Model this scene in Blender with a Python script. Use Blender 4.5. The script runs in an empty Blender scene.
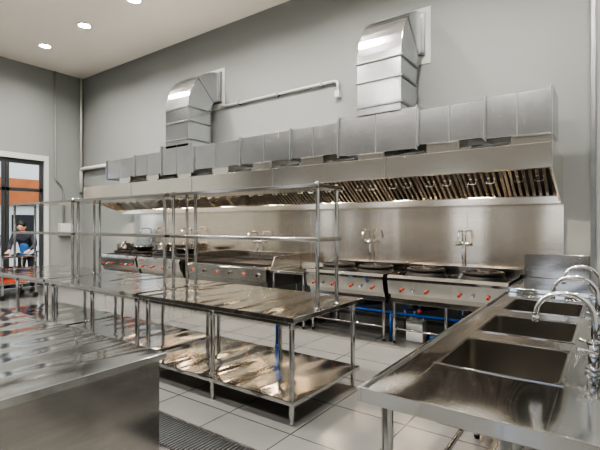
import bpy, bmesh, math, random
from mathutils import Vector, Matrix
random.seed(4)
S=bpy.context.scene
try:
    S.view_settings.look='AgX - High Contrast'; S.view_settings.exposure=.0
except Exception as e: print(e)
# ---------------------------------------------------------------- materials
def newmat(name):
    m=bpy.data.materials.new(name); m.use_nodes=True
    nt=m.node_tree; b=nt.nodes['Principled BSDF']; return m,nt,b
def plain(name,col,rough=.5,metal=0,bump=0,bscale=20,var=0,emit=0):
    m,nt,b=newmat(name)
    b.inputs['Base Color'].default_value=(*col,1); b.inputs['Roughness'].default_value=rough
    b.inputs['Metallic'].default_value=metal
    tc=nt.nodes.new('ShaderNodeTexCoord'); n=nt.nodes.new('ShaderNodeTexNoise')
    n.inputs['Scale'].default_value=bscale; n.inputs['Detail'].default_value=4
    nt.links.new(tc.outputs['Object'],n.inputs['Vector'])
    if var:
        r=nt.nodes.new('ShaderNodeValToRGB')
        r.color_ramp.elements[0].position=.3; r.color_ramp.elements[1].position=.7
        r.color_ramp.elements[0].color=(*[c*(1-var) for c in col],1)
        r.color_ramp.elements[1].color=(*[min(1,c*(1+var)) for c in col],1)
        nt.links.new(n.outputs['Fac'],r.inputs['Fac']); nt.links.new(r.outputs['Color'],b.inputs['Base Color'])
    if bump:
        bp=nt.nodes.new('ShaderNodeBump'); bp.inputs['Strength'].default_value=bump; bp.inputs['Distance'].default_value=.01
        nt.links.new(n.outputs['Fac'],bp.inputs['Height']); nt.links.new(bp.outputs['Normal'],b.inputs['Normal'])
    if emit:
        b.inputs['Emission Color'].default_value=(*col,1); b.inputs['Emission Strength'].default_value=emit
    return m
def steel(name,col,rough,wave=.1,wscale=3.0,aniso=0,grain=(1,1,1),cv=.08,wmap=(1,1,1)):
    m,nt,b=newmat(name)
    b.inputs['Metallic'].default_value=1
    tc=nt.nodes.new('ShaderNodeTexCoord')
    mp=nt.nodes.new('ShaderNodeMapping'); mp.inputs['Scale'].default_value=grain
    nt.links.new(tc.outputs['Object'],mp.inputs['Vector'])
    g=nt.nodes.new('ShaderNodeTexNoise'); g.inputs['Scale'].default_value=6; g.inputs['Detail'].default_value=6
    nt.links.new(mp.outputs['Vector'],g.inputs['Vector'])
    b.inputs['Roughness'].default_value=rough
    cr=nt.nodes.new('ShaderNodeValToRGB')
    cr.color_ramp.elements[0].position=.3; cr.color_ramp.elements[1].position=.7
    cr.color_ramp.elements[0].color=(*[c*(1-cv) for c in col],1); cr.color_ramp.elements[1].color=(*[c*(1+cv) for c in col],1)
    nt.links.new(g.outputs['Fac'],cr.inputs['Fac']); nt.links.new(cr.outputs['Color'],b.inputs['Base Color'])
    if wave:
        wm=nt.nodes.new('ShaderNodeMapping'); wm.inputs['Scale'].default_value=wmap
        nt.links.new(tc.outputs['Object'],wm.inputs['Vector'])
        w=nt.nodes.new('ShaderNodeTexNoise'); w.inputs['Scale'].default_value=wscale; w.inputs['Detail'].default_value=0
        nt.links.new(wm.outputs['Vector'],w.inputs['Vector'])
        bp=nt.nodes.new('ShaderNodeBump'); bp.inputs['Strength'].default_value=wave; bp.inputs['Distance'].default_value=.05
        nt.links.new(w.outputs['Fac'],bp.inputs['Height']); nt.links.new(bp.outputs['Normal'],b.inputs['Normal'])
    return m
M={}
M['top']=steel('steel_brushed_top',(.66,.66,.655),.10,.30,2.6,0,(1,8,1),.03,(2.2,.6,1))
M['panel']=steel('steel_panel',(.50,.48,.455),.16,.15,1.5,0,(1,1,10),.06)
M['splash']=steel('steel_backsplash',(.84,.76,.66),.17,.25,1.5,0,(1,1,14),.05,(1.5,1,.5))
M['hood']=steel('steel_hood',(.86,.82,.76),.18,.14,1.2,0,(1,1,12),.05)
M['tube']=steel('steel_tube',(.66,.65,.64),.14,.0,3)
M['chrome']=steel('chrome',(.88,.88,.88),.05,.0,3)
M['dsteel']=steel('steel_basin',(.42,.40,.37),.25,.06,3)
M['galv']=steel('galvanised_duct',(.58,.59,.60),.22,.14,.9,0,(.5,.5,.5),.07)
M['flange']=steel('galvanised_flange',(.34,.35,.36),.35,.0,2)
M['filter']=steel('filter_steel',(.66,.64,.60),.16,.0,2)
M['black']=plain('black_rubber',(.012,.012,.012),.5,bump=.05)
M['iron']=plain('cast_iron',(.015,.015,.017),.55,.4,bump=.3,bscale=60)
M['dark']=plain('painted_cavity_dark',(.015,.015,.017),.6,bump=.02)  # near-black colour stands in for shade in gaps, recesses and openings
M['red']=plain('red_plastic',(.36,.06,.03),.35,bump=.02)
M['blue']=plain('blue_pvc',(.008,.065,.25),.35,bump=.02)
M['white']=plain('white_plastic',(.56,.56,.54),.4,bump=.02)
M['wall']=plain('painted_wall_grey',(.275,.288,.281),.7,bump=.08,bscale=90,var=0)
M['wallf']=plain('unseen_wall_dark_for_contrast',(.07,.07,.068),.7,bump=.08,bscale=90,var=0)  # unseen wall made dark so reflections in the steel gain contrast
M['ceil']=plain('painted_ceiling',(.80,.75,.69),.8,bump=.05,bscale=60)
M['lamp']=plain('lamp_glow',(1,.95,.88),.5,emit=60)
M['warmlamp']=plain('warm_lamp_glow',(1,.82,.6),.5,emit=20)
M['orange']=plain('orange_paint',(.42,.13,.04),.6,bump=.05,var=.1,bscale=3)
M['conc']=plain('concrete',(.5,.5,.48),.8,bump=.2,var=.1)
M['skin']=plain('skin',(.5,.29,.2),.5,bump=.03)
M['hair']=plain('hair',(.015,.012,.01),.6,bump=.3,bscale=80)
M['shirt']=plain('dark_shirt',(.03,.035,.05),.8,bump=.2,bscale=40)
M['apron']=plain('blue_cloth',(.05,.16,.42),.7,bump=.2,bscale=40)
M['trouser']=plain('trousers',(.02,.02,.025),.8,bump=.2)
M['alu']=plain('door_aluminium_grey',(.10,.105,.11),.4,.6,bump=.02)
m,nt,b=newmat('door_glass'); b.inputs['Base Color'].default_value=(.95,.97,.97,1); b.inputs['Roughness'].default_value=.0
b.inputs['Transmission Weight'].default_value=1; b.inputs['IOR'].default_value=1.02; M['glass']=m
# floor tiles
m,nt,b=newmat('floor_tiles')
tc=nt.nodes.new('ShaderNodeTexCoord'); br=nt.nodes.new('ShaderNodeTexBrick')
br.offset=0; br.inputs['Scale'].default_value=1; br.inputs['Brick Width'].default_value=.6; br.inputs['Row Height'].default_value=.6
br.inputs['Mortar Size'].default_value=.005; br.inputs['Color1'].default_value=(.165,.165,.16,1); br.inputs['Color2'].default_value=(.19,.19,.183,1)
br.inputs['Mortar'].default_value=(.05,.05,.048,1)
n=nt.nodes.new('ShaderNodeTexNoise'); n.inputs['Scale'].default_value=3; n.inputs['Detail'].default_value=5
mx=nt.nodes.new('ShaderNodeMix'); mx.data_type='RGBA'; mx.blend_type='MULTIPLY'; mx.inputs[0].default_value=.25
nt.links.new(tc.outputs['Object'],br.inputs['Vector']); nt.links.new(tc.outputs['Object'],n.inputs['Vector'])
nt.links.new(br.outputs['Color'],mx.inputs[6]); nt.links.new(n.outputs['Fac'],mx.inputs[7]); nt.links.new(mx.outputs[2],b.inputs['Base Color'])
b.inputs['Roughness'].default_value=.17; M['floor']=m
# ---------------------------------------------------------------- builder
class B:
    def __init__(s,name): s.name=name; s.bm=bmesh.new(); s.mats=[]
    def mi(s,k):
        if k not in s.mats: s.mats.append(k)
        return s.mats.index(k)
    def box(s,x0,y0,z0,x1,y1,z1,k):
        i=s.mi(k)
        if x0>x1:x0,x1=x1,x0
        if y0>y1:y0,y1=y1,y0
        if z0>z1:z0,z1=z1,z0
        v=[s.bm.verts.new(p) for p in [(x0,y0,z0),(x1,y0,z0),(x1,y1,z0),(x0,y1,z0),(x0,y0,z1),(x1,y0,z1),(x1,y1,z1),(x0,y1,z1)]]
        for f in [(3,2,1,0),(4,5,6,7),(0,1,5,4),(1,2,6,5),(2,3,7,6),(3,0,4,7)]:
            s.bm.faces.new([v[j] for j in f]).material_index=i
    def prism(s,prof,x0,x1,k):   # prof list of (y,z), extruded along x
        i=s.mi(k)
        a=[s.bm.verts.new((x0,y,z)) for y,z in prof]; c=[s.bm.verts.new((x1,y,z)) for y,z in prof]
        n=len(prof)
        fs=[s.bm.faces.new(a),s.bm.faces.new(c[::-1])]
        for j in range(n): fs.append(s.bm.faces.new([a[j],c[j],c[(j+1)%n],a[(j+1)%n]]))
        for f in fs: f.material_index=i
    def tube(s,pts,r,k,seg=12,cap=True):
        i=s.mi(k); pts=[Vector(p) for p in pts]; n=len(pts)
        rs=r if isinstance(r,(list,tuple)) else [r]*n
        T=[]
        for j in range(n):
            a=pts[max(0,j-1)]; c=pts[min(n-1,j+1)]
            t=(c-a); T.append(t.normalized() if t.length>1e-9 else Vector((0,0,1)))
        u=T[0].orthogonal().normalized(); rings=[]
        for j in range(n):
            u=(u-T[j]*u.dot(T[j])).normalized(); w=T[j].cross(u)
            rings.append([s.bm.verts.new(pts[j]+(u*math.cos(2*math.pi*q/seg)+w*math.sin(2*math.pi*q/seg))*rs[j]) for q in range(seg)])
        for j in range(n-1):
            for q in range(seg):
                f=s.bm.faces.new([rings[j][q],rings[j][(q+1)%seg],rings[j+1][(q+1)%seg],rings[j+1][q]]); f.material_index=i; f.smooth=True
        if cap:
            for rg in (rings[0][::-1],rings[-1]):
                s.bm.faces.new(rg).material_index=i
    def cyl(s,x,y,z0,z1,r,k,seg=16,r2=None): s.tube([(x,y,z0),(x,y,z1)],[r,r if r2 is None else r2],k,seg)
    def ring(s,x,y,z,R,r,k,seg=28):
        pts=[(x+R*math.cos(2*math.pi*q/seg),y+R*math.sin(2*math.pi*q/seg),z) for q in range(seg+1)]
        s.tube(pts,r,k,8,False)
    def lathe(s,x,y,prof,k,seg=32):   # prof list of (r,z)
        i=s.mi(k); rings=[[s.bm.verts.new((x+r*math.cos(2*math.pi*q/seg),y+r*math.sin(2*math.pi*q/seg),z)) for q in range(seg)] for r,z in prof]
        for j in range(len(rings)-1):
            for q in range(seg):
                f=s.bm.faces.new([rings[j][q],rings[j][(q+1)%seg],rings[j+1][(q+1)%seg],rings[j+1][q]]); f.material_index=i; f.smooth=True
        for rg in (rings[0][::-1],rings[-1]): s.bm.faces.new(rg).material_index=i
    def done(s,bevel=0,parent=None):
        bmesh.ops.recalc_face_normals(s.bm,faces=s.bm.faces)
        me=bpy.data.meshes.new(s.name); s.bm.to_mesh(me); s.bm.free()
        for k in s.mats: me.materials.append(M[k])
        o=bpy.data.objects.new(s.name,me); S.collection.objects.link(o)
        if bevel:
            md=o.modifiers.new('bevel','BEVEL'); md.width=bevel; md.segments=2; md.limit_method='ANGLE'; md.angle_limit=math.radians(50)
        if parent: o.parent=parent
        return o
def fillet(pts,rad,n=5):
    pts=[Vector(p) for p in pts]; out=[pts[0]]
    for j in range(1,len(pts)-1):
        a,b_,c=pts[j-1],pts[j],pts[j+1]
        d1=(a-b_); d2=(c-b_); r=min(rad,d1.length*.49,d2.length*.49)
        p1=b_+d1.normalized()*r; p2=b_+d2.normalized()*r
        for q in range(n+1):
            t=q/n; out.append(p1*(1-t)**2+b_*2*t*(1-t)+p2*t*t)
    out.append(pts[-1]); return out
# ---------------------------------------------------------------- room
XL,XR,YB,YF,H=-11.1,1.2,5.8,-3.0,5.25
o=B('floor'); o.box(XL-.2,YF-.2,-.1,XR+.2,YB+.2,0,'floor'); o.done()
o=B('ceiling'); o.box(XL-.2,YF-.2,H,XR+.2,YB+.2,H+.1,'ceil'); o.done()
o=B('wall_back'); o.box(XL,YB,0,XR,YB+.2,H,'wall'); o.done()
WN=[(-9.7,-8.5),(-6.7,-6.0),(-4.1,-3.1),(-1.5,-.5)]; WZ0,WZ1=.9,2.6  # openings added behind the camera so steel reflects bright sky
o=B('wall_front')
o.box(XL,YF-.2,0,XR,YF,WZ0,'wallf'); o.box(XL,YF-.2,WZ1,XR,YF,H,'wallf')
e=[XL]+[v for p in WN for v in p]+[XR]
for q in range(0,len(e),2): o.box(e[q],YF-.2,WZ0,e[q+1],YF,WZ1,'wallf')
o.done()
for j,(a,c) in enumerate(WN):  # unseen windows, added to give bright reflections in the steel
    o=B('added_window_%d'%(j+1)); t=.05; y0,y1=YF-.14,YF-.06
    o.box(a+.002,y0,WZ0+.002,a+t,y1,WZ1-.002,'white'); o.box(c-t,y0,WZ0+.002,c-.002,y1,WZ1-.002,'white')
    o.box(a+t,y0,WZ0+.002,c-t,y1,WZ0+t,'white'); o.box(a+t,y0,WZ1-t,c-t,y1,WZ1-.002,'white'); m_=(a+c)/2
    o.box(m_-.02,y0,WZ0+t,m_+.02,y1,WZ1-t,'white'); o.done(.003)
o=B('wall_right'); o.box(XR,YF-.2,0,XR+.2,YB+.2,H,'wall'); o.done()
D0,D1,DH=3.25,4.85,3.0
o=B('wall_left'); o.box(XL-.2,YF-.2,0,XL,D0,H,'wall'); o.box(XL-.2,D1,0,XL,YB+.2,H,'wall'); o.box(XL-.2,D0,DH,XL,D1,H,'wall'); o.done()
o=B('pillar'); o.box(-.13,5.45,0,.35,YB-.001,H-.001,'wall'); o.box(-.145,5.435,0,-.10,5.448,H-.01,'flange'); o.done(.004)
o=B('baseboard_back'); o.box(XL+.01,YB-.015,.001,XR-.01,YB-.001,.1,'white'); o.done(.003)
x=XL
o=B('trim_1')
o.box(x+.001,D0-.12,0.001,x+.04,D0,DH,'white'); o.box(x+.001,D1,0.001,x+.04,D1+.10,DH,'white'); o.box(x+.001,D0-.12,DH,x+.04,D1+.10,DH+.13,'white'); o.done(.003)
o=B('door_1')
g=.006
o.box(x-.08,D0+g,2.25,x-.03,D1-g,2.33,'alu'); o.box(x-.08,D0+g,2.90,x-.03,D1-g,DH-g,'alu')
mid=(D0+D1)/2
for a in (D0+g,mid-.075,mid+.005,D1-.07-g): o.box(x-.08,a,.01,x-.03,a+.07,2.9,'alu')
o.box(x-.08,D0+g,.01,x-.03,D1-g,.25,'alu')
o.box(x-.06,D0+.07,.25,x-.055,D1-.07,2.9,'glass')
o.tube([(x+.02,mid-.12,.95),(x+.02,mid-.12,1.25)],.012,'chrome')
o.box(x-.03,mid-.13,.97,x+.02,mid-.11,.99,'chrome'); o.box(x-.03,mid-.13,1.2,x+.02,mid-.11,1.22,'chrome')
o.done(.003)
o=B('outside_building'); o.box(-16.2,1,0,-16,8,2.0,'conc'); o.box(-16.25,1,2.1,-15.9,8,3.0,'orange'); o.box(-16.2,1,2.0,-16,8,6,'white')
for q in range(6): o.box(-16,1.6+q*1.1,.9,-15.97,2.3+q*1.1,1.8,'dark')
o.done()
o=B('outside_ground'); o.box(-30,-20,-.2,10,20,-.11,'conc'); o.done()
# ---------------------------------------------------------------- hood
HX0,HX1=-8.8,-.42
o=B('exhaust_hood')
t=.02
o.prism([(4.62,2.0),(4.62,2.24),(5.78,2.24),(5.78,2.22),(4.64,2.22),(4.64,2.03),(4.70,2.03),(4.70,2.0)],HX0,HX1,'hood')
for xx in (HX0,HX1-.02):
    o.prism([(4.615,1.995),(4.615,2.245),(5.78,2.245),(5.78,1.72),(5.5,1.72)],xx,xx+.021,'hood')
o.box(HX0,5.50,1.70,HX1,5.77,1.73,'hood'); o.box(HX0,5.485,1.70,HX1,5.50,1.78,'hood')
q=HX0
while q<HX1:
    o.box(q-.004,4.612,2.0,q+.004,4.6195,2.24,'flange'); q+=1.676
o.prism([(5.66,1.76),(4.98,2.2),(4.98,2.215),(5.7,1.77)],HX0+.03,HX1-.03,'dark')  # dark sheet stands in for the shade between filter slats
n=17; W=(HX1-HX0-.06)/n
p0=Vector((0,5.56,1.77)); p1=Vector((0,4.92,2.19)); dv=(p1-p0)
nv=Vector((0,-abs(dv.z),-abs(dv.y))).normalized()
def slab(x0,x1,s0,s1,th,k,lean=0,off=0):
    a=p0+dv*s0+nv*off; b_=p0+dv*s1+nv*off
    i=o.mi(k); L=[]
    for z in (0,th):
        L+= [(x0,*(a+nv*z)[1:]),(x1,*(a+nv*z)[1:]),(x1+lean,*(b_+nv*z)[1:]),(x0+lean,*(b_+nv*z)[1:])]
    v=[o.bm.verts.new(p) for p in L]
    for f in [(3,2,1,0),(4,5,6,7),(0,1,5,4),(1,2,6,5),(2,3,7,6),(3,0,4,7)]: o.bm.faces.new([v[j] for j in f]).material_index=i
for j in range(n):
    a=HX0+.03+j*W
    slab(a+.005,a+.04,0,1,.03,'filter'); slab(a+W-.04,a+W-.005,0,1,.03,'filter')
    slab(a+.04,a+W-.04,0,.10,.03,'filter'); slab(a+.04,a+W-.04,.90,1,.03,'filter')
    for e in range(6):
        c=a+.055+e*(W-.10)/6
        slab(c,c+.032,.10,.90,.012,'filter',0,.01)
    for sg in (.3,.7):
        ctr=p0+dv*.5+nv*.03
        o.tube(fillet([(a+W*sg-.04,*ctr[1:]),(a+W*sg-.04,*(ctr+nv*.03)[1:]),(a+W*sg+.04,*(ctr+nv*.03)[1:]),(a+W*sg+.04,*ctr[1:])],.01),.005,'flange',6)
o.done(.002)
HOODL=[-1.45,-2.6,-3.76,-5.0,-6.2,-7.5,-8.4]
for q in HOODL:
    o=B('hood_lamp'); o.tube([(q-.17,4.80,2.135),(q+.17,4.80,2.135)],.022,'warmlamp',10)
    o.box(q-.2,4.76,2.165,q+.2,4.84,2.219,'hood'); o.box(q-.2,4.77,2.11,q-.17,4.83,2.165,'hood'); o.box(q+.17,4.77,2.11,q+.2,4.83,2.165,'hood'); ob=o.done()
    L=bpy.data.lights.new('hood_lamp_light','AREA'); L.shape='RECTANGLE'; L.size=.34; L.size_y=.05; L.energy=18; L.color=(1,.84,.66)
    lo=bpy.data.objects.new('hood_lamp_light',L); S.collection.objects.link(lo); lo.location=(q,4.83,2.10); lo.rotation_euler=(math.radians(35),0,0); lo.parent=ob
# ---------------------------------------------------------------- ducts
o=B('exhaust_duct')
segs=[(-8.6,-7.6,2.43,2.80),(-7.6,-6.75,2.42,2.82),(-6.75,-5.85,2.38,2.90),(-5.85,-4.75,2.42,2.82),(-4.75,-3.75,2.42,2.84),(-3.75,-2.95,2.42,2.84),(-2.95,-1.85,2.38,2.88),(-1.85,-1.1,2.42,2.83),(-1.1,-.45,2.40,2.85)]
for a,c,z0,z1 in segs:
    o.box(a+.005,5.0,z0,c-.005,5.5,z1,'galv')
    for e in (a,c-.02): o.box(e,4.98,z0-.02,e+.025,5.52,z1+.02,'galv')
    o.box(c-.004,4.976,z0-.022,c+.004,5.0,z1+.022,'flange')
    m_=(a+c)/2; o.box(m_-.005,4.994,z0+.002,m_+.005,5.001,z1-.002,'flange')
for a,c in ((-6.62,-6.0),(-2.66,-2.06)):
    Cy,Cz=5.795,3.55; Ro,Ri=.795,.27
    yb=Cy-Ri
    o.box(a,5.0,2.86,c,yb,Cz,'galv')
    N=12; outer=[(Cy-Ro*math.cos(math.pi/2*q/N),Cz+Ro*math.sin(math.pi/2*q/N)) for q in range(N+1)]
    inner=[(Cy-Ri*math.cos(math.pi/2*q/N),Cz+Ri*math.sin(math.pi/2*q/N)) for q in range(N+1)]
    for q in range(N):
        o.prism([outer[q],outer[q+1],inner[q+1],inner[q]],a,c,'galv')
    for z in (2.98,3.3,Cz): o.box(a-.02,4.98,z-.012,c+.02,yb+.02,z+.012,'flange')
    o.box(a-.12,YB-.012,Cz+Ri-.15,c+.1,YB-.001,Cz+Ro+.1,'white'); o.box(a-.03,YB-.05,Cz+Ri-.03,c+.03,YB-.012,Cz+Ro+.03,'flange')
    for q in (6,):
        yo,zo=outer[q]; yi,zi=inner[q]
        dd=Vector((0,yo-yi,zo-zi)).normalized(); tt=Vector((0,-dd.z,dd.y))*.009
        A=Vector((0,yo,zo))+dd*.009; Bi=Vector((0,yi,zi))-dd*.009
        o.prism([((A+tt).y,(A+tt).z),((A-tt).y,(A-tt).z),((Bi-tt).y,(Bi-tt).z),((Bi+tt).y,(Bi+tt).z)],a-.009,c+.009,'flange')
for q in range(9):
    a=-8.2+q*.92
    o.box(a,5.05,2.241,a+.38,5.45,2.44,'hood'); o.box(a-.02,5.03,2.241,min(a+.40,HX1-.02),5.47,2.262,'hood')
    if q<8:
        o.box(a+.5,5.1,2.241,a+.62,5.3,2.36,'black'); o.tube([(a+.38,5.02,2.3),(a+.9,5.02,2.33)],.018,'black',8)
o.done(.002)
o=B('wall_conduit_pipe')
o.tube(fillet([(-5.99,5.76,3.70),(-3.40,5.76,3.70),(-3.40,5.76,3.52)],.08),.022,'white',10)
o.box(-3.44,5.72,3.44,-3.36,5.799,3.54,'white')
for xx in (-5.5,-4.6,-3.7): o.box(xx-.02,5.735,3.66,xx+.02,5.799,3.74,'flange')
o.done()
o=B('backsplash')
q=HX0
while q<HX1-.1:
    e=min(q+1.22,HX1); o.box(q+.002,5.775,.86,e-.002,5.798,1.70,'splash'); o.box(e-.008,5.770,.86,e+.008,5.774,1.70,'hood'); q=e
o.done(.001)
# ---------------------------------------------------------------- cooking line
SY0,SY1=4.88,5.765
def legs(o,xs,ys,z,r=.02):
    for a in xs:
        for c in ys:
            o.cyl(a,c,.03,z,r,'tube',12); o.cyl(a,c,.001,.05,r*.7,'black',10,r)
def wall_tap(o,x,h=1.25):
    o.cyl(x,5.70,.9,h,.013,'chrome',10)
    o.tube(fillet([(x,5.70,h),(x,5.70,h+.14),(x+.02,5.45,h+.14),(x+.02,5.42,h+.02)],.06),.011,'chrome',10)
    o.tube([(x-.07,5.70,h-.03),(x+.07,5.70,h-.03)],.012,'chrome',8); o.tube([(x,5.70,h-.03),(x,5.77,h-.03)],.016,'chrome',8)
    o.cyl(x-.07,5.70,h-.06,h,.018,'chrome'); o.cyl(x+.07,5.70,h-.06,h,.018,'chrome')
def wok_range(x0,x1,nb,taps=1):
    o=B('wok_range'); zt=.82
    w=x1-x0
    o.box(x0,SY0+.072,zt-.05,x1,SY1,zt,'top')
    o.box(x0,SY0+.072,zt,x0+.02,SY1,zt+.035,'top'); o.box(x1-.02,SY0+.072,zt,x1,SY1,zt+.035,'top')
    o.box(x0,SY1-.16,zt,x1,SY1,zt+.12,'panel')
    o.prism([(SY0,zt-.03),(SY0,zt+.0),(SY0+.03,zt+.035),(SY0+.07,zt+.035),(SY0+.07,zt-.16),(SY0+.04,zt-.20)],x0,x1,'top')
    o.prism([(SY0+.03,zt-.03),(SY0+.10,zt-.26),(SY0+.2,zt-.26),(SY0+.2,zt-.03)],x0+.01,x1-.01,'panel')
    o.box(x0+.01,SY0+.2,.52,x1-.01,SY1-.02,zt-.05,'panel')
    o.box(x0+.01,SY0+.11,.50,x1-.01,SY0+.13,.56,'panel')
    for yy in (SY0+.13,SY1-.06): o.tube([(x0+.04,yy,.18),(x1-.04,yy,.18)],.014,'tube',8)
    xs=[x0+.04,x1-.04]+([ (x0+x1)/2] if w>1.2 else [])
    legs(o,xs,(SY0+.13,SY1-.06),.55)
    for q in range(nb):
        cx=x0+w*(q+.5)/nb; cy=SY0+.42
        o.tube([(cx,cy,zt),(cx,cy,zt+.05),(cx,cy,zt+.075)],[.26,.23,.20],'iron',28)
        o.ring(cx,cy,zt+.085,.215,.02,'iron'); o.cyl(cx,cy,zt+.07,zt+.10,.07,'iron')
        for a in range(6):
            an=a*math.pi/3; o.tube([(cx+.07*math.cos(an),cy+.07*math.sin(an),zt+.09),(cx+.2*math.cos(an),cy+.2*math.sin(an),zt+.10)],.011,'iron',6)
        for d in (-.16,-.02,.14):
            o.tube([(cx+d,SY0+.045,zt-.135),(cx+d,SY0-.015,zt-.148)],[.019,.016],'red' if d!=-.02 else 'chrome',12)
            o.tube([(cx+d,SY0+.07,zt-.13),(cx+d,SY0+.03,zt-.138)],.030,'chrome',14)
        o.cyl(cx,cy,.42,.55,.16,'iron',20,.2)
        o.tube(fillet([(cx-.2,SY0+.2,.60),(cx-.2,SY0+.22,.40),(cx,cy,.40),(cx,cy,.44)],.05),.016,'blue',8)
    for q in range(taps): wall_tap(o,x0+w*(q+.5)/taps)
    return o.done(.003)
wok_range(-2.19,-.84,2)
wok_range(-3.40,-2.25,2)
wok_range(-7.35,-6.1,2)
wok_range(-8.70,-7.40,2)
o=B('charcoal_griddle'); x0,x1=-5.85,-4.10
o.box(x0,SY0+.02,.52,x1,SY1,.80,'panel'); o.box(x0,SY0,.80,x1,SY1,.83,'top')
o.prism([(SY0-.02,.62),(SY0-.02,.80),(SY0+.04,.83),(SY0+.04,.60)],x0-.002,x1+.002,'panel')
for a in (x0,x1-.015): o.prism([(SY0+.12,.83),(SY0+.2,.98),(SY1-.02,1.0),(SY1-.02,.83)],a,a+.015,'panel')
o.box(x0,SY1-.03,.83,x1,SY1,1.0,'panel')
o.box(x0+.9,SY0+.1,.83,x1-.05,SY1-.1,.86,'iron')
for q in range(18): o.box(x0+.06+q*.045,SY0+.08,.83,x0+.08+q*.045,SY1-.1,.855,'iron')
for q in range(6):
    cx=x0+.15+q*.29; o.tube([(cx,SY0-.005,.71),(cx,SY0-.06,.705)],.02,'black' if q%2 else 'red',12); o.tube([(cx,SY0,.71),(cx,SY0-.03,.71)],.03,'chrome',14)
o.box(x0+.03,SY0+.06,.16,x1-.03,SY1-.03,.19,'panel')
legs(o,(x0+.05,(x0+x1)/2,x1-.05),(SY0+.1,SY1-.06),.53)
wall_tap(o,-5.0,1.2)
o.done(.003)
def stock_pot(x,y,z,r,h):
    o=B('stock_pot'); o.tube([(x,y,z),(x,y,z+.01),(x,y,z+h),(x,y,z+h+.006)],[r*.96,r,r,r*1.03],'tube',32)
    o.tube([(x,y,z+h+.006),(x,y,z+h+.03),(x,y,z+h+.04)],[r*1.02,r*.8,r*.2],'top',32); o.ring(x,y,z+h+.06,.02,.008,'black',12); o.cyl(x,y,z+h+.03,z+h+.055,.012,'black',8)
    for sg in (-1,1): o.tube(fillet([(x+sg*r,y-.05,z+h*.8),(x+sg*(r+.05),y-.05,z+h*.8),(x+sg*(r+.05),y+.05,z+h*.8),(x+sg*r,y+.05,z+h*.8)],.02),.008,'chrome',8)
    o.done()
stock_pot(-7.04,5.3,.932,.17,.14); stock_pot(-8.38,5.3,.932,.17,.12)
def wok(x,y,z,R=.22):
    o=B('wok'); prof=[(.02,0),(.08,.008),(.14,.03),(.19,.065),(R,.10)]
    o.lathe(x,y,[(r,z+h) for r,h in prof]+[(r-.005,z+h+.004) for r,h in prof[::-1]],'iron',32)
    o.ring(x,y,z+.10,R,.006,'tube',32)
    o.tube([(x,y-R+.01,z+.095),(x,y-R-.10,z+.13),(x,y-R-.22,z+.17)],[.012,.014,.016],'iron',10); o.done()
wok(-6.41,5.3,.925); wok(-7.72,5.3,.925)
o=B('stainless_side_table'); o.box(-4.06,SY0+.02,.76,-3.44,SY1,.80,'top'); o.box(-4.02,SY0+.06,.18,-3.48,SY1-.04,.2,'top'); legs(o,(-4.02,-3.48),(SY0+.07,SY1-.06),.77); o.done(.003)
o=B('blue_gas_pipe')
o.tube([(-8.5,5.06,.36),(-.9,5.06,.36)],.018,'blue',12)
for a in (-7.9,-6.8,-3.1,-1.85,-1.2): 
    o.cyl(a,5.06,.36,.50,.014,'blue'); o.cyl(a,5.06,.40,.44,.026,'red')
o.tube([(-2.22,5.06,.36),(-2.22,5.06,.002)],.018,'blue',12)
o.tube(fillet([(-1.75,5.25,.06),(-1.0,5.22,.06),(-1.0,5.22,.3)],.1),.03,'blue',12); o.tube([(-1.75,5.25,.002),(-1.75,5.25,.06),(-1.75,5.25,.10)],.04,'blue',12)
o.done()
o=B('blue_drain_pipe'); o.cyl(-3.07,3.86,.001,.66,.032,'blue',18); o.cyl(-3.07,3.86,.001,.10,.042,'blue',18); o.cyl(-3.07,3.86,.6,.68,.042,'blue',18); o.done()
o=B('plastic_jerrycan'); o.box(-2.08,5.2,.001,-1.86,5.35,.26,'white'); o.cyl(-2.03,5.27,.26,.30,.03,'white'); o.tube(fillet([(-1.97,5.27,.25),(-1.97,5.27,.32),(-1.88,5.27,.32),(-1.88,5.27,.25)],.03),.01,'white',8); o.done(.02)
# ---------------------------------------------------------------- prep tables with over-shelves
TY0,TY1=2.44,3.50
def prep_table(x0,x1):
    o=B('prep_table_with_overshelf')
    o.box(x0,TY0,.762,x1,TY1,.80,'top'); o.box(x0+.06,TY0+.06,.72,x1-.06,TY0+.09,.762,'panel'); o.box(x0+.06,TY1-.09,.72,x1-.06,TY1-.06,.762,'panel')
    o.box(x0+.02,TY0+.03,.155,x1-.02,TY1-.03,.19,'top')
    xs=(x0+.07,(x0+x1)/2+.03,x1-.07)
    for a in xs:
        for c in (TY0+.07,TY1-.07):
            o.cyl(a,c,.05,.765,.0205,'tube',16); o.cyl(a,c,.001,.06,.012,'tube',12,.02); o.cyl(a,c,.70,.765,.028,'tube',16)
    for a in (x0+.05,x1-.05):
        for c in (2.82,3.11): o.cyl(a,c,.80,1.80,.0165,'tube',14); o.cyl(a,c,.80,.815,.03,'tube',14)
    for z in (1.36,1.785):
        o.box(x0+.02,2.79,z-.03,x1-.02,3.14,z,'panel')
    return o.done(.004)
prep_table(-3.66,-1.80); prep_table(-5.56,-3.70); prep_table(-7.46,-5.60)
# ---------------------------------------------------------------- near counter, left
o=B('stainless_counter_cabinet')
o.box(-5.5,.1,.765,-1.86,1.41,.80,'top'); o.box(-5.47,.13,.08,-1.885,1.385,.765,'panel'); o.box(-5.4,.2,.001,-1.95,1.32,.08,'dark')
for a in (-4.8,-4.1,-3.4,-2.7): o.box(a-.004,1.3855,.1,a+.004,1.39,.74,'flange')
o.done(.006)
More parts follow.
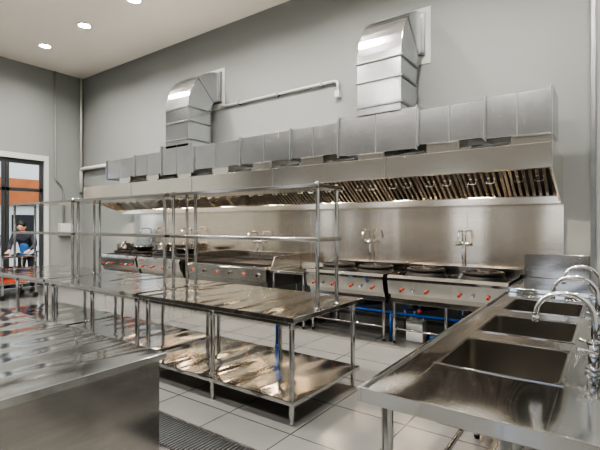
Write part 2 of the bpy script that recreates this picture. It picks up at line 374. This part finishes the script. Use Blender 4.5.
# ---------------------------------------------------------------- sink
o=B('triple_sink_table')
sx0,sx1,sy0,sy1,z=-.80,.06,1.55,4.62,.80
bas=[(2.06,2.64),(2.84,3.42),(3.66,4.28)]; bx0,bx1=-.67,-.16
t=.035
o.box(sx0,sy0,z-t,bx0,sy1,z,'top'); o.box(bx1,sy0,z-t,sx1,sy1,z,'top')
ys=[sy0]+[v for p in bas for v in p]+[sy1]
for q in range(0,len(ys),2): o.box(bx0,ys[q],z-t,bx1,ys[q+1],z,'top')
o.box(sx0-.016,sy0-.016,z-.045,sx0-.0005,sy1,z+.012,'top'); o.box(sx0-.0005,sy0-.016,z-.045,sx1,sy0-.0005,z+.012,'top')
o.box(sx1-.02,sy0,z+.0005,sx1,sy1,z+.16,'top')
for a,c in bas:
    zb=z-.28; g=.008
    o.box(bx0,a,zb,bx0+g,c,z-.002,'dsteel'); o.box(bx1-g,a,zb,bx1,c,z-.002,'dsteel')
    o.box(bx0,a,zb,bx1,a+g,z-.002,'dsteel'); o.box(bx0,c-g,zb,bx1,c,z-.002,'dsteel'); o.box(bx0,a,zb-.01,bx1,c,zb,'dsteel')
    for (p,q_,r_,s_) in ((bx0-.014,a-.014,bx0,c+.014),(bx1,a-.014,bx1+.014,c+.014),(bx0,a-.014,bx1,a),(bx0,c,bx1,c+.014)):
        o.box(p,q_,z+.0003,r_,s_,z+.004,'top')
    R=.05
    for (qx,qy,dx,dy) in ((bx0+g,a+g,1,1),(bx1-g,a+g,-1,1),(bx0+g,c-g,1,-1),(bx1-g,c-g,-1,-1)):
        i=o.mi('dsteel'); arc=[(qx,qy+dy*R)]
        for e in range(1,6):
            an=math.pi/2*e/6; arc.append((qx+dx*R*(1-math.cos(an)),qy+dy*R*(1-math.sin(an))))
        arc.append((qx+dx*R,qy)); poly=arc+[(qx,qy)]
        bt=[o.bm.verts.new((px,py,zb)) for px,py in poly]; tp=[o.bm.verts.new((px,py,z-.0015)) for px,py in poly]
        o.bm.faces.new(tp).material_index=i
        for e in range(len(poly)):
            f=o.bm.faces.new([bt[e],bt[(e+1)%len(poly)],tp[(e+1)%len(poly)],tp[e]]); f.material_index=i
    cx,cy=(bx0+bx1)/2,(a+c)/2
    o.cyl(cx,cy,zb,zb+.006,.05,'chrome',20); o.cyl(cx,cy,zb+.006,zb+.008,.03,'dark',16)
    o.cyl(cx,cy,.2,zb-.01,.03,'white',12)
    fx,fy=-.05,cy
    o.cyl(fx,fy,z,z+.02,.035,'chrome'); o.cyl(fx,fy,z+.02,z+.12,.024,'chrome'); o.cyl(fx,fy,z+.12,z+.135,.03,'chrome')
    pts=[(fx,fy,z+.12),(fx,fy,z+.24)]
    for e in range(1,13):
        an=math.pi*e/13; pts.append((fx-.115+.115*math.cos(an),fy,z+.24+.10*math.sin(an)))
    pts.append((fx-.235,fy,z+.215))
    o.tube(pts,.0125,'chrome',12); o.cyl(fx-.235,fy,z+.195,z+.225,.017,'chrome')
    for sg in (-1,1):
        o.tube([(fx,fy,z+.06),(fx,fy+sg*.075,z+.06)],.016,'chrome',10); o.cyl(fx,fy+sg*.075,z+.04,z+.10,.02,'chrome')
        o.tube([(fx,fy+sg*.075,z+.10),(fx-.06,fy+sg*.10,z+.115)],.008,'chrome',8)
legs(o,(sx0+.07,sx1-.06),(sy0+.08,3.1,sy1-.08),z-.036,.024)
for a in (sx0+.07,sx1-.06): o.tube([(a,sy0+.08,.2),(a,sy1-.08,.2)],.015,'tube',10)
for b_ in (sy0+.08,sy1-.08): o.tube([(sx0+.07,b_,.2),(sx1-.06,b_,.2)],.015,'tube',10)
o.tube([(-.415,2.35,.215),(-.415,4.55,.215)],.028,'white',12)
o.done(.003)
o=B('corner_work_table')
o.box(-.81,4.66,.80,.06,5.42,.84,'top'); o.box(-.81,5.42,.80,-.16,5.765,.84,'top')
o.box(-.81,5.735,.84,-.16,5.765,1.12,'panel')
o.box(-.78,4.7,.18,.03,5.4,.2,'top')
legs(o,(-.76,.01),(4.72,5.38),.805); o.done(.004)
# ---------------------------------------------------------------- floor drain
o=B('floor_drain_grate')
o.box(-6.5,1.78,.0,-.9,2.08,.003,'dark'); o.box(-6.5,1.765,.0,-.9,1.78,.010,'tube'); o.box(-6.5,2.08,.0,-.9,2.095,.010,'tube')  # dark slab on the floor stands in for the shaded channel
q=-6.48
while q<-.92: o.box(q,1.79,.003,q+.006,2.07,.009,'flange'); q+=.028
o.done()
# ---------------------------------------------------------------- left wall fittings
o=B('electrical_box'); o.box(XL+.001,5.18,1.2,XL+.14,5.5,1.5,'white'); o.box(XL+.14,5.2,1.22,XL+.15,5.48,1.48,'white'); o.box(XL+.15,5.44,1.33,XL+.16,5.46,1.38,'black'); o.done(.005)
o=B('wall_pipe_vertical'); o.tube(fillet([(XL+.04,5.1,5.24),(XL+.04,5.1,2.6),(XL+.04,5.3,2.4),(XL+.04,5.3,1.51)],.1),.022,'wall',10); o.done()
o=B('corner_pipe'); o.tube([(XL+.06,5.73,5.24),(XL+.06,5.73,2.9)],.03,'white',10); o.tube(fillet([(XL+.06,5.73,2.3),(XL+.06,5.73,2.9),(XL+1.6,5.73,2.9)],.1),.045,'white',10); o.done()
o=B('kitchen_trolley')
o.box(-10.1,3.35,.82,-9.4,4.0,.85,'top'); o.box(-10.1,3.35,.3,-9.4,4.0,.33,'top')
for a in (-10.07,-9.43):
    for c in (3.38,3.97): o.cyl(a,c,.1,.84,.018,'tube'); o.tube([(a-.012,c,.05),(a+.012,c,.05)],.05,'black',16)
o.done(.003)
o=B('red_crate')
o.box(-9.95,3.4,.331,-9.5,3.85,.35,'red')
for z0 in (.35,.42,.49,.56):
    o.box(-9.95,3.4,z0,-9.5,3.42,z0+.05,'red'); o.box(-9.95,3.83,z0,-9.5,3.85,z0+.05,'red'); o.box(-9.95,3.4,z0,-9.93,3.85,z0+.05,'red'); o.box(-9.52,3.4,z0,-9.5,3.85,z0+.05,'red')
for a in (-9.95,-9.52):
    for c in (3.4,3.83): o.box(a,c,.35,a+.02,c+.02,.62,'red')
o.done(.003)
# ---------------------------------------------------------------- person
P=bpy.data.objects.new('person',None); S.collection.objects.link(P); P.location=(-10.45,4.22,0); P.rotation_euler=(0,0,math.radians(-40))
def skin(name,verts,edges,rad,mat,sub=2,root=0):
    me=bpy.data.meshes.new(name); me.from_pydata(verts,edges,[]); me.materials.append(M[mat])
    ob=bpy.data.objects.new(name,me); S.collection.objects.link(ob); ob.parent=P
    sk=ob.modifiers.new('skin','SKIN'); sk.use_smooth_shade=True
    for i_,r in enumerate(rad):
        me.skin_vertices[0].data[i_].radius=(r,r) if not isinstance(r,tuple) else r
        me.skin_vertices[0].data[i_].use_root=(i_==root)
    sb=ob.modifiers.new('sub','SUBSURF'); sb.levels=sub; sb.render_levels=sub
    return ob
skin('torso_and_arms',[(0,0,.90),(.08,0,1.05),(.17,0,1.2),(.22,0,1.27),(.20,.17,1.25),(.20,-.17,1.25),(.26,.24,1.02),(.26,-.24,1.02),(.44,.19,.93),(.44,-.19,.93),(.27,0,1.33)],
 [(0,1),(1,2),(2,3),(3,4),(3,5),(4,6),(5,7),(6,8),(7,9),(3,10)],[.15,.14,.15,.12,.07,.07,.05,.05,.036,.036,.055],'shirt')
skin('trousers',[(0,0,.90),(0,.09,.80),(0,-.09,.80),(.03,.10,.47),(.03,-.10,.47),(-.03,.11,.09),(-.03,-.11,.09)],
 [(0,1),(0,2),(1,3),(2,4),(3,5),(4,6)],[.15,.1,.1,.065,.065,.05,.05],'trouser')
skin('shoes',[(-.05,.11,.045),(.16,.12,.035)],[(0,1)],[.045,.035],'hair'); skin('shoes_2',[(-.05,-.11,.045),(.16,-.12,.035)],[(0,1)],[.045,.035],'hair')
for sg in (1,-1):
    V=[(.43,.19*sg,.935),(.50,.18*sg,.91),(.55,.175*sg,.895)]; E=[(0,1),(1,2)]
    skin('palm' if sg>0 else 'palm_2',V,E,[(.026,.02),(.038,.018),(.036,.016)],'skin')
    for f in range(4):
        y=(.175+(-.03+.02*f))*sg; L=[.07,.085,.08,.06][f]
        skin('finger',[(.545,y,.897),(.575+L*.3,y,.89),(.575+L*.7,y,.872),(.57+L*.85,y,.862)],[(0,1),(1,2),(2,3)],[.010,.009,.009,.007],'skin',1)
    skin('thumb',[(.49,.16*sg,.91),(.52,.135*sg,.90),(.555,.125*sg,.885)],[(0,1),(1,2)],[.012,.011,.009],'skin',1)
skin('neck',[(.23,0,1.27),(.29,0,1.36)],[(0,1)],[.055,.05],'skin')
bm=bmesh.new(); bmesh.ops.create_uvsphere(bm,u_segments=32,v_segments=24,radius=1)
for v in bm.verts:
    x,y,z=v.co; w=1-.25*max(0,-z)
    X=x*.098*w; Y=y*.076*w; Z=z*.118
    if x>0:
        X+= .022*math.exp(-((y/.14)**2+((z+.12)/.16)**2))
        X-= .010*(math.exp(-(((abs(y)-.40)/.16)**2+((z-.08)/.12)**2)))
        X+= .006*math.exp(-((y/.3)**2+((z+.48)/.08)**2))
    if abs(y)>.9: Y*=1.1
    v.co=(X,Y,Z)
for f in bm.faces: f.smooth=True
me=bpy.data.meshes.new('head'); bm.to_mesh(me); bm.free(); me.materials.append(M['skin'])
hd=bpy.data.objects.new('head',me); S.collection.objects.link(hd); hd.parent=P; hd.location=(.33,0,1.42); hd.rotation_euler=(0,math.radians(25),0)
def ell(name,loc,sc,mat,par):
    bm=bmesh.new(); bmesh.ops.create_uvsphere(bm,u_segments=20,v_segments=14,radius=1)
    for v in bm.verts: v.co=(v.co.x*sc[0],v.co.y*sc[1],v.co.z*sc[2])
    for f in bm.faces: f.smooth=True
    me=bpy.data.meshes.new(name); bm.to_mesh(me); bm.free(); me.materials.append(M[mat])
    ob=bpy.data.objects.new(name,me); S.collection.objects.link(ob); ob.parent=par; ob.location=loc; return ob
ell('hair',(-.018,0,.03),(.103,.088,.108),'hair',hd)
for sg in (1,-1):
    ell('eye',(.083,.031*sg,.008),(.010,.012,.008),'hair',hd); ell('ear',(-.005,.08*sg,-.01),(.018,.01,.03),'skin',hd)
ell('mouth',(.09,0,-.055),(.008,.022,.006),'red',hd)
skin('blue_apron',[(.075,0,.82),(.115,0,.98),(.21,0,1.14)],[(0,1),(1,2)],[(.12,.12),(.115,.10),(.08,.10)],'apron')
# ---------------------------------------------------------------- lights
def downlight(x,y,E):
    o=B('downlight')
    o.ring(x,y,H-.008,.115,.012,'white',20); o.cyl(x,y,H-.008,H-.002,.105,'lamp',20)
    ob=o.done()
    L=bpy.data.lights.new('downlight_lamp','AREA'); L.shape='DISK'; L.size=.2; L.energy=E; L.color=(1,.955,.89); L.spread=math.radians(150)
    lo=bpy.data.objects.new('downlight_lamp',L); S.collection.objects.link(lo); lo.location=(x,y,H-.03); lo.parent=ob
for y,E in ((4.25,50),(1.6,64),(-1.0,64)):
    for q in range(7): downlight(-9.67+1.6*q,y,E)
W_=bpy.data.worlds.new('world'); S.world=W_; W_.use_nodes=True
nt=W_.node_tree; sk=nt.nodes.new('ShaderNodeTexSky')
try: sk.sky_type='HOSEK_WILKIE'; sk.sun_direction=(.5,0,.8); sk.turbidity=8
except Exception: pass
nt.links.new(sk.outputs['Color'],nt.nodes['Background'].inputs['Color']); nt.nodes['Background'].inputs['Strength'].default_value=9
# ---------------------------------------------------------------- camera
cd=bpy.data.cameras.new('camera'); cd.sensor_width=36; cd.lens=430/600*36; cd.clip_start=.05
cam=bpy.data.objects.new('camera',cd); S.collection.objects.link(cam); cam.location=(0,0,1.46); cam.rotation_euler=(math.radians(90),0,math.radians(35.6))
S.camera=cam
